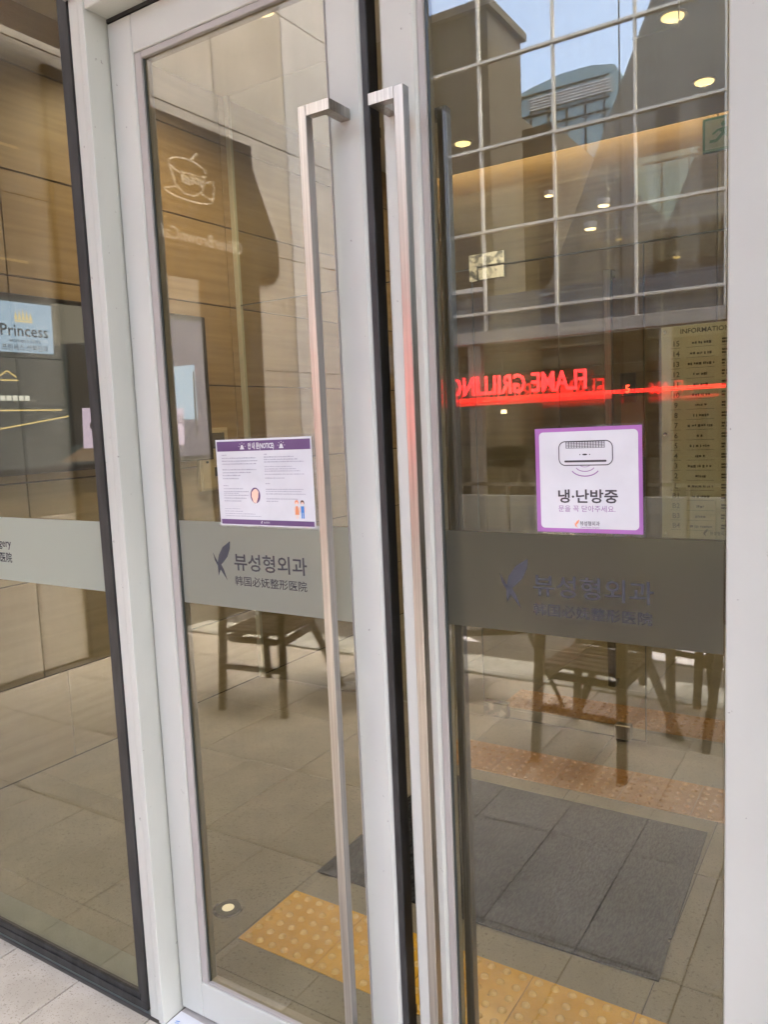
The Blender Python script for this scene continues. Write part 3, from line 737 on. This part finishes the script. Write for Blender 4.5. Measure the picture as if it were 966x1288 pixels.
fls = ['15','14','13','12','11','10','9','8','7','6','5','4','3','2','L','B1','B2','B3','B4']
rg = random.Random(11)
for k, s_ in enumerate(fls):
    z = 2.135-k*.0772
    text('floor_number', s_, FI, -1.345, z, .056, 'info_ink', IB, .0008, 'CENTER', bold=.01)
    f = Flat(FI, .0008)
    f.rect(-1.385, -1.31, z-.016, z-.0135).rect(-1.27, -1.07, z-.016, z-.0135).rect(-1.02, -.45, z-.016, z-.0135)
    wd = rg.choice((.05, .07, .10, .12, .15, .18)); u = -1.17-wd/2
    while u < -1.17+wd/2:
        l = rg.uniform(.006, .019); f.rect(u, u+l, z+.004+rg.uniform(0, .006), z+.026-rg.uniform(0, .005)); u += l+rg.choice((.003, .004, .012))
    u = -1.02; e = -1.02+rg.uniform(.2, .5)
    while u < e:
        l = rg.uniform(.02, .06); f.rect(u, u+l, z+.022, z+.036); f.rect(u, u+l*.8, z+.000, z+.014); u += l+.008
    f.build('floor_entry', 'info_ink', IB)
bird('logo', FI, -1.145, .695, .05, 'info_ink', IB, .0008)
text('lettering', '뷰성형외과', FI, -1.10, .70, .03, 'info_ink', IB, .0008, width=.13, bold=.01)

# ------------------------------------------------------------------ side building with the cafe front (left, outside)
SB = thing('side_building', (-5.0, -3, 0), 'pale stone building along the left side of the terrace', 'building')
B('wall', 'cladding', SB, -9, -5.04, -6.88, .0, -.03, 7.2)
for a in range(7):
    y0 = -.01-a*.98
    for r, (za, zb_) in enumerate(((0, 1.1), (1.1, 2.2), (2.2, 3.3), (3.3, 4.33), (4.33, 5.6), (5.6, 7.15))):
        if y0-.97 < -6.8: continue
        CB('stone_panel', ('pale_base' if r == 0 else 'pier') if a < 3 else 'cladding' if a != 5 else 'cladding_grey', SB, -5.039, -5.01, y0-.972, y0-.004, za+.004, zb_-.004, c=.002)
CF = thing('cafe_front', (-5.0, -3.4, 0), 'dark cafe shopfront with a white cup drawing and lettering', 'shopfront')
def cy(y): return -y                     # mirrored depth to the real one
sh = [(2.34, 0), (2.34, 4.22), (4.32, 4.22), (4.32, 4.02), (4.63, 3.40), (4.63, 3.10), (4.33, 3.03), (4.27, 0)]
MB().prism([(-5.008, cy(a), b) for a, b in sh], (.05, 0, 0)).build('dark_front', 'shop_dark', CF)
CB('doorway', 'pier', CF, -4.957, -4.94, -3.52, -3.17, .0, 2.92, c=.003)
for k in range(6): B('doorway_slat', 'cladding_grey', CF, -4.9395, -4.935, -3.50, -3.32, .35+k*.09, .40+k*.09)
FC = Fr((-4.957, 0, 0), (0, 1, 0), (0, 0, 1))
text('lettering', 'OliverBrownCafe', FC, -4.12, 3.225, .155, 'vinyl', CF, .002, width=1.02, bold=.006)
f = Flat(FC, .001); cu, cvv = -3.50, 3.74; k_ = .22
f.stroke([(cu+k_*.95*math.cos(R(a)), cvv+.10+k_*.30*math.sin(R(a))) for a in range(0, 360, 20)], .014, True)
f.stroke([(cu-k_*.95, cvv+.10), (cu-k_*.7, cvv-.06), (cu-k_*.25, cvv-.12), (cu+k_*.25, cvv-.12), (cu+k_*.7, cvv-.06), (cu+k_*.95, cvv+.10)], .014)
f.stroke([(cu+k_*1.25*math.cos(R(a)), cvv-.12+k_*.22*math.sin(R(a))) for a in range(180, 361, 18)], .014)
f.stroke([(cu-k_*1.25, cvv-.12), (cu-k_*.6, cvv-.08)], .012).stroke([(cu+k_*.6, cvv-.08), (cu+k_*1.25, cvv-.12)], .012)
f.stroke([(cu-k_*.95, cvv+.02), (cu-k_*1.35, cvv+.06), (cu-k_*1.3, cvv-.10), (cu-k_*.8, cvv-.10)], .014)
f.stroke([(cu-.03, cvv+.16), (cu-.09, cvv+.22), (cu-.12, cvv+.24)], .02)
f.build('cup_drawing', 'vinyl', CF)
f = Flat(FC, .001)
for k in range(7): f.rect(cu-.16+k*.036, cu-.16+k*.036+.022, cvv-.03+.015*math.sin(k), cvv+.06)
f.build('cup_band', 'vinyl', CF)
SG = thing('clinic_sign', (-5.0, -2.2, 3.3), 'slim wall sign with gold lines and a small gold peak', 'sign')
FG = Fr((-5.009, 0, 0), (0, 1, 0), (0, 0, 1))
f = Flat(FG, .002); f.rect(-2.12, -1.4, 3.60, 3.618).rect(-2.12, -1.4, 2.845, 2.863).stroke([(-1.93, 3.05), (-1.86, 3.11), (-1.79, 3.05)], .018).rect(-1.94, -1.78, 3.02, 3.034); f.build('gold_lines', 'gold', SG)
f = Flat(FG, .002)
for k in range(4): f.rect(-1.94+k*.06, -1.94+k*.06+.045, 2.89, 2.95)
f.build('caption', 'vinyl', SG)

EB = thing('shading_building', (4.6, -3.5, 0), 'unseen plain brown side building added to shade the terrace', 'building')  # out of view; added to darken handle reflections and keep sun off the terrace
B('wall', 'concrete_dark', EB, 4.6, 8, -9, -2.2, -.03, 11.2)
CB('coping', 'concrete', EB, 4.55, 8.05, -9.05, -2.15, 11.203, 11.35, c=.01)
# ------------------------------------------------------------------ shop opposite, behind the camera
SH = thing('grill_shop', (-2, -7, 0), 'glass fronted grill shop with white mullions across the alley', 'shop')
xs = [-3.90+.855*k for k in range(-2, 9)]
for i, x in enumerate(xs): B('mullion', 'mullion', SH, x-.0115, x+.0115, -7.05, -6.99, 2.66, 8.2)
for z in (2.86, 3.76, 4.66, 5.57, 6.47, 7.38): B('transom', 'mullion', SH, -5.7, 3.0, -7.045, -6.982, z-.014, z+.014)
B('transom', 'mullion', SH, -4.72, -3.935, -7.05, -6.975, 3.11, 3.16)
for i in range(10):
    B('window', 'glass_far', SH, xs[i]+.016, xs[i+1]-.016, -7.03, -7.022, 2.90, 8.2)
B('spandrel', 'shop_blue', SH, -5.7, 3.0, -7.30, -7.08, 2.67, 3.06)
CB('fascia', 'cladding_grey', SH, -5.7, 3.0, -7.10, -6.97, 2.52, 2.655, c=.004)
B('ceiling', 'shop_brown', SH, -5.7, 3.0, -10.4, -7.11, 2.40, 2.51)
B('back_wall', 'shop_brown', SH, -5.7, 3.0, -10.5, -10.41, -.03, 2.39)
B('floor', 'shop_brown', SH, -5.7, 3.0, -10.4, -7.0, -.03, -.002)
for x, wdt in ((-4.05, .16), (-1.9, .12), (.2, .14)): B('pilaster', 'cladding', SH, x-wdt/2, x+wdt/2, -7.09, -6.99, -.01, 2.515)
for (a, b) in ((-5.6, -4.15), (-3.95, -1.98), (-1.82, .12)):
    B('shop_window', 'glass_far', SH, a, b, -7.05, -7.042, .80, 2.51)
for k in range(7): CB('low_panel', 'low_panel', SH, -5.6+k*.84, -5.6+k*.84+.83, -6.985, -6.95, .0, .77, c=.004)
for k, x in enumerate((-5.0, -3.3, -2.6, -1.2)): B('wall_poster', ('shop_dark', 'orange_ink', 'shop_blue', 'shop_dark')[k], SH, x, x+.35, -10.40, -10.38, 1.0, 1.9)
B('counter', 'shop_dark', SH, -5.2, -1.0, -9.6, -9.2, 0, 1.05)
HR = thing('handrail', (-2.5, -6.6, 0), 'steel handrail along the front of the grill shop', 'handrail')
MB().bar((-5.5, -6.6, .93), (.5, -6.6, .93), .04).build('rail', 'steel_bright', HR)
for k in range(7): MB().bar((-5.4+k*.95, -6.6, -.012), (-5.4+k*.95, -6.6, .909), .03).build('post', 'steel', HR)
FR = Fr((0, -6.93, 0), (-1, 0, 0), (0, 0, 1))
RS = thing('neon_sign', (-3.5, -6.95, 2.0), 'red neon lettering and red light line on the shop front', 'sign')
text('lettering', 'FLAME GRILLING SINCE', FR, 2.69, 1.935, .30, 'red', RS, .0, width=2.30, bold=.012, extrude=.012)
text('lettering_reflection', 'FLAME GRILLING SINCE', Fr((0, -7.35, 0), (-1, 0, 0), (0, 0, 1)), 2.62, 1.845, .30, 'red_dim', RS, .0, width=2.30, bold=.01)  # dim second copy of the letters stands in for their reflected double
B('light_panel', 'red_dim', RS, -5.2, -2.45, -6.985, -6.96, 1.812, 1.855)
B('light_line', 'red_line', RS, -5.55, 1.5, -6.985, -6.955, 1.86, 1.90)
SL = thing('shop_light', (-4.25, -8.3, 1.55), 'small warm bulb hanging inside the grill shop', 'light')
MB().cyl((-4.27, -8.3, 1.72), .035, (0, 0, 1), .05, 14).build('bulb', 'lamp_far', SL)
MB().bar((-4.27, -8.3, 1.771), (-4.27, -8.3, 2.399), .01).build('cord', 'black', SL)

# ------------------------------------------------------------------ buildings beyond
b1 = thing('dark_building', (-10, -13, 0), 'dark rendered building with a flat eave against the sky', 'building')
B('wall', 'concrete_dark', b1, -16, -6.02, -13.5, -12, -.03, 8.78)
B('eave', 'concrete_dark', b1, -16.1, -5.93, -13.6, -11.9, 8.785, 8.93)
b3 = thing('low_building', (-10, -16, 0), 'lower brown building with a stepped roof behind', 'building')
B('wall', 'concrete_dark', b3, -16, -5.6, -20, -14, -.03, 7.35)
B('parapet', 'concrete_dark', b3, -16, -6.4, -20, -14.1, 7.355, 7.75)
b2 = thing('concrete_building', (-2, -11, 2.7), 'tall grey concrete building with a slanted edge and slim windows', 'building')
MB().prism([(x, -10.6, z) for x, z in ((3.2, 2.53), (-5.4, 2.53), (-5.4, 3.05), (-4.45, 3.72), (-2.85, 7.5), (-2.7, 10), (3.2, 10))], (0, -3, 0)).build('wall', 'concrete', b2)
for (x0, x1, z0, z1) in ((-2.79, -2.54, 4.52, 5.86), (-2.84, -2.58, 3.08, 4.22), (-2.18, -1.84, 4.70, 5.95), (-2.2, -1.86, 3.1, 4.3), (-1.4, -1.1, 4.6, 5.9), (-1.4, -1.1, 3.1, 4.2), (-.6, -.3, 4.6, 5.9)):
    wnd = B('window', 'concrete_dark', b2, x0-.03, x1+.03, -10.598, -10.575, z0-.03, z1+.03)
    B('pane', 'window_dark', wnd, x0, x1, -10.5745, -10.565, z0, z1)
for x in (-3.35, -1.0, .6): B('panel_joint', 'concrete_dark', b2, x, x+.02, -10.599, -10.592, 2.9, 9.5)
tw_ = thing('glass_tower', (-14, -41, 0), 'distant teal glass tower with a curved roof and white louvres', 'tower')
tp = [(-17.5, 10), (-17.5, 18.6), (-16.2, 18.95), (-14.5, 19.25), (-12.9, 19.25), (-11.75, 19.0), (-11.3, 18.3), (-11.5, 17.3), (-12.1, 16.6), (-12.1, 10)]
MB().prism([(x, -40, z) for x, z in tp], (0, -3, 0)).build('body', 'tower_glass', tw_)
for k in range(6): B('rib', 'window_dark', tw_, -17.2+k*.98, -17.2+k*.98+.08, -39.99, -39.9, 10, 18.5)
for k in range(5): B('louvre', 'paint', tw_, -16.2, -11.9, -39.99, -39.85, 17.75+k*.14, 17.80+k*.14)
for z in (16.9, 17.5, 18.55): B('spandrel_line', 'window_dark', tw_, -17.4, -12.0, -39.98, -39.87, z, z+.05)
for (x, y, z, lab) in ((-5.64, -13.99, 5.95, 'small round wall lamp, leftmost of the three in the reflection'), (-3.55, -10.59, 4.70, 'small round wall lamp, upper one at the slanted concrete edge'), (-3.75, -10.59, 4.40, 'small round wall lamp, lowest of the three')):
    d = thing('wall_lamp', (x, y, z), lab, 'wall lamp', 'small lamps on the buildings opposite')
    MB().box(x-.02, x+.02, y, y+.12, z+.03, z+.07).build('bracket', 'cladding_grey', d)
    MB().cyl((x, y+.13, z), .095, (0, 0, 1), .09, 18).build('lamp_body', 'cladding_grey', d)
    MB().cyl((x, y+.13, z-.012), .08, (0, 0, 1), .0115, 18).build('lens', 'lamp_far', d)

# ------------------------------------------------------------------ terrace chairs and table (seen in the glass)
def chair(label):
    c = thing('terrace_chair', (0, 0, 0), label, 'chair', 'dark slatted chairs on the terrace')
    for sx in (-1, 1):
        MB().prism([(sx*.215-.021, .245, 0), (sx*.215+.021, .245, 0), (sx*.200+.023, .195, .64), (sx*.200-.023, .195, .64)], (0, .024, 0)).build('leg', 'chair', c)
        MB().prism([(sx*.275-.020, -.36, 0), (sx*.275+.020, -.36, 0), (sx*.175+.022, -.17, .47), (sx*.175-.022, -.17, .47)], (0, .024, 0)).build('leg', 'chair', c)
        MB().bar((sx*.18, -.165, .452), (sx*.17, -.27, .86), .035, .024).build('back_post', 'chair', c)
        MB().bar((sx*.20, .22, .655), (sx*.19, -.20, .665), .05, .022).build('armrest', 'chair', c)
        MB().bar((sx*.19, .18, .42), (sx*.17, -.155, .42), .025, .035).build('side_rail', 'chair', c)
    MB().bar((-.16, .195, .42), (.16, .195, .42), .025, .035).build('front_rail', 'chair', c)
    MB().bar((-.205, .225, .26), (.205, .225, .26), .022, .03).build('stretcher', 'chair', c)
    for k in range(6): MB().box(-.20, .20, -.155+k*.064, -.155+k*.064+.044, .462, .480).build('seat_slat', 'slat', c)
    for k in range(5):
        t = (.12+k*.2)
        MB().bar((-.165, -.160-.105*t, .452+.408*t), (.165, -.160-.105*t, .452+.408*t), .012, .045).build('back_slat', 'slat', c)
    return c
def copy_tree(o, parent=None):
    c = o.copy(); COL.objects.link(c)
    if parent: c.parent = parent
    for ch in list(o.children): copy_tree(ch, c)
    return c
ch0 = chair('dark slatted terrace chair reflected nearest the tactile strip in the right door')
spots = [(-1.14, -2.22, 6, None), (-3.10, -2.10, -8, 'dark slatted terrace chair reflected low in the left door'),
         (-.55, -2.85, 160, 'dark slatted terrace chair reflected at the right edge of the right door'),
         (-1.95, -2.80, 60, 'dark slatted terrace chair turned sideways behind the table base'),
         (-1.05, -2.95, 195, 'dark slatted terrace chair with its back to the kerb, behind the nearest chair')]
for i, (x, y, a, lab) in enumerate(spots):
    c = ch0 if i == 0 else copy_tree(ch0)
    c.location = (x, y, 0); c.rotation_euler = (0, 0, R(a))
    if lab: c['label'] = lab
TB = thing('terrace_table', (-2.5, -2.55, 0), 'dark pedestal terrace table beside the slatted chairs', 'table')
MB().cyl((-2.5, -2.55, .71), .34, (0, 0, 1), .03, 28).build('tabletop', 'slat', TB)
MB().cyl((-2.5, -2.55, .03), .035, (0, 0, 1), .679, 14).build('pedestal', 'chair', TB)
MB().cyl((-2.5, -2.55, .0005), .24, (0, 0, 1), .028, 24).build('base', 'chair', TB)
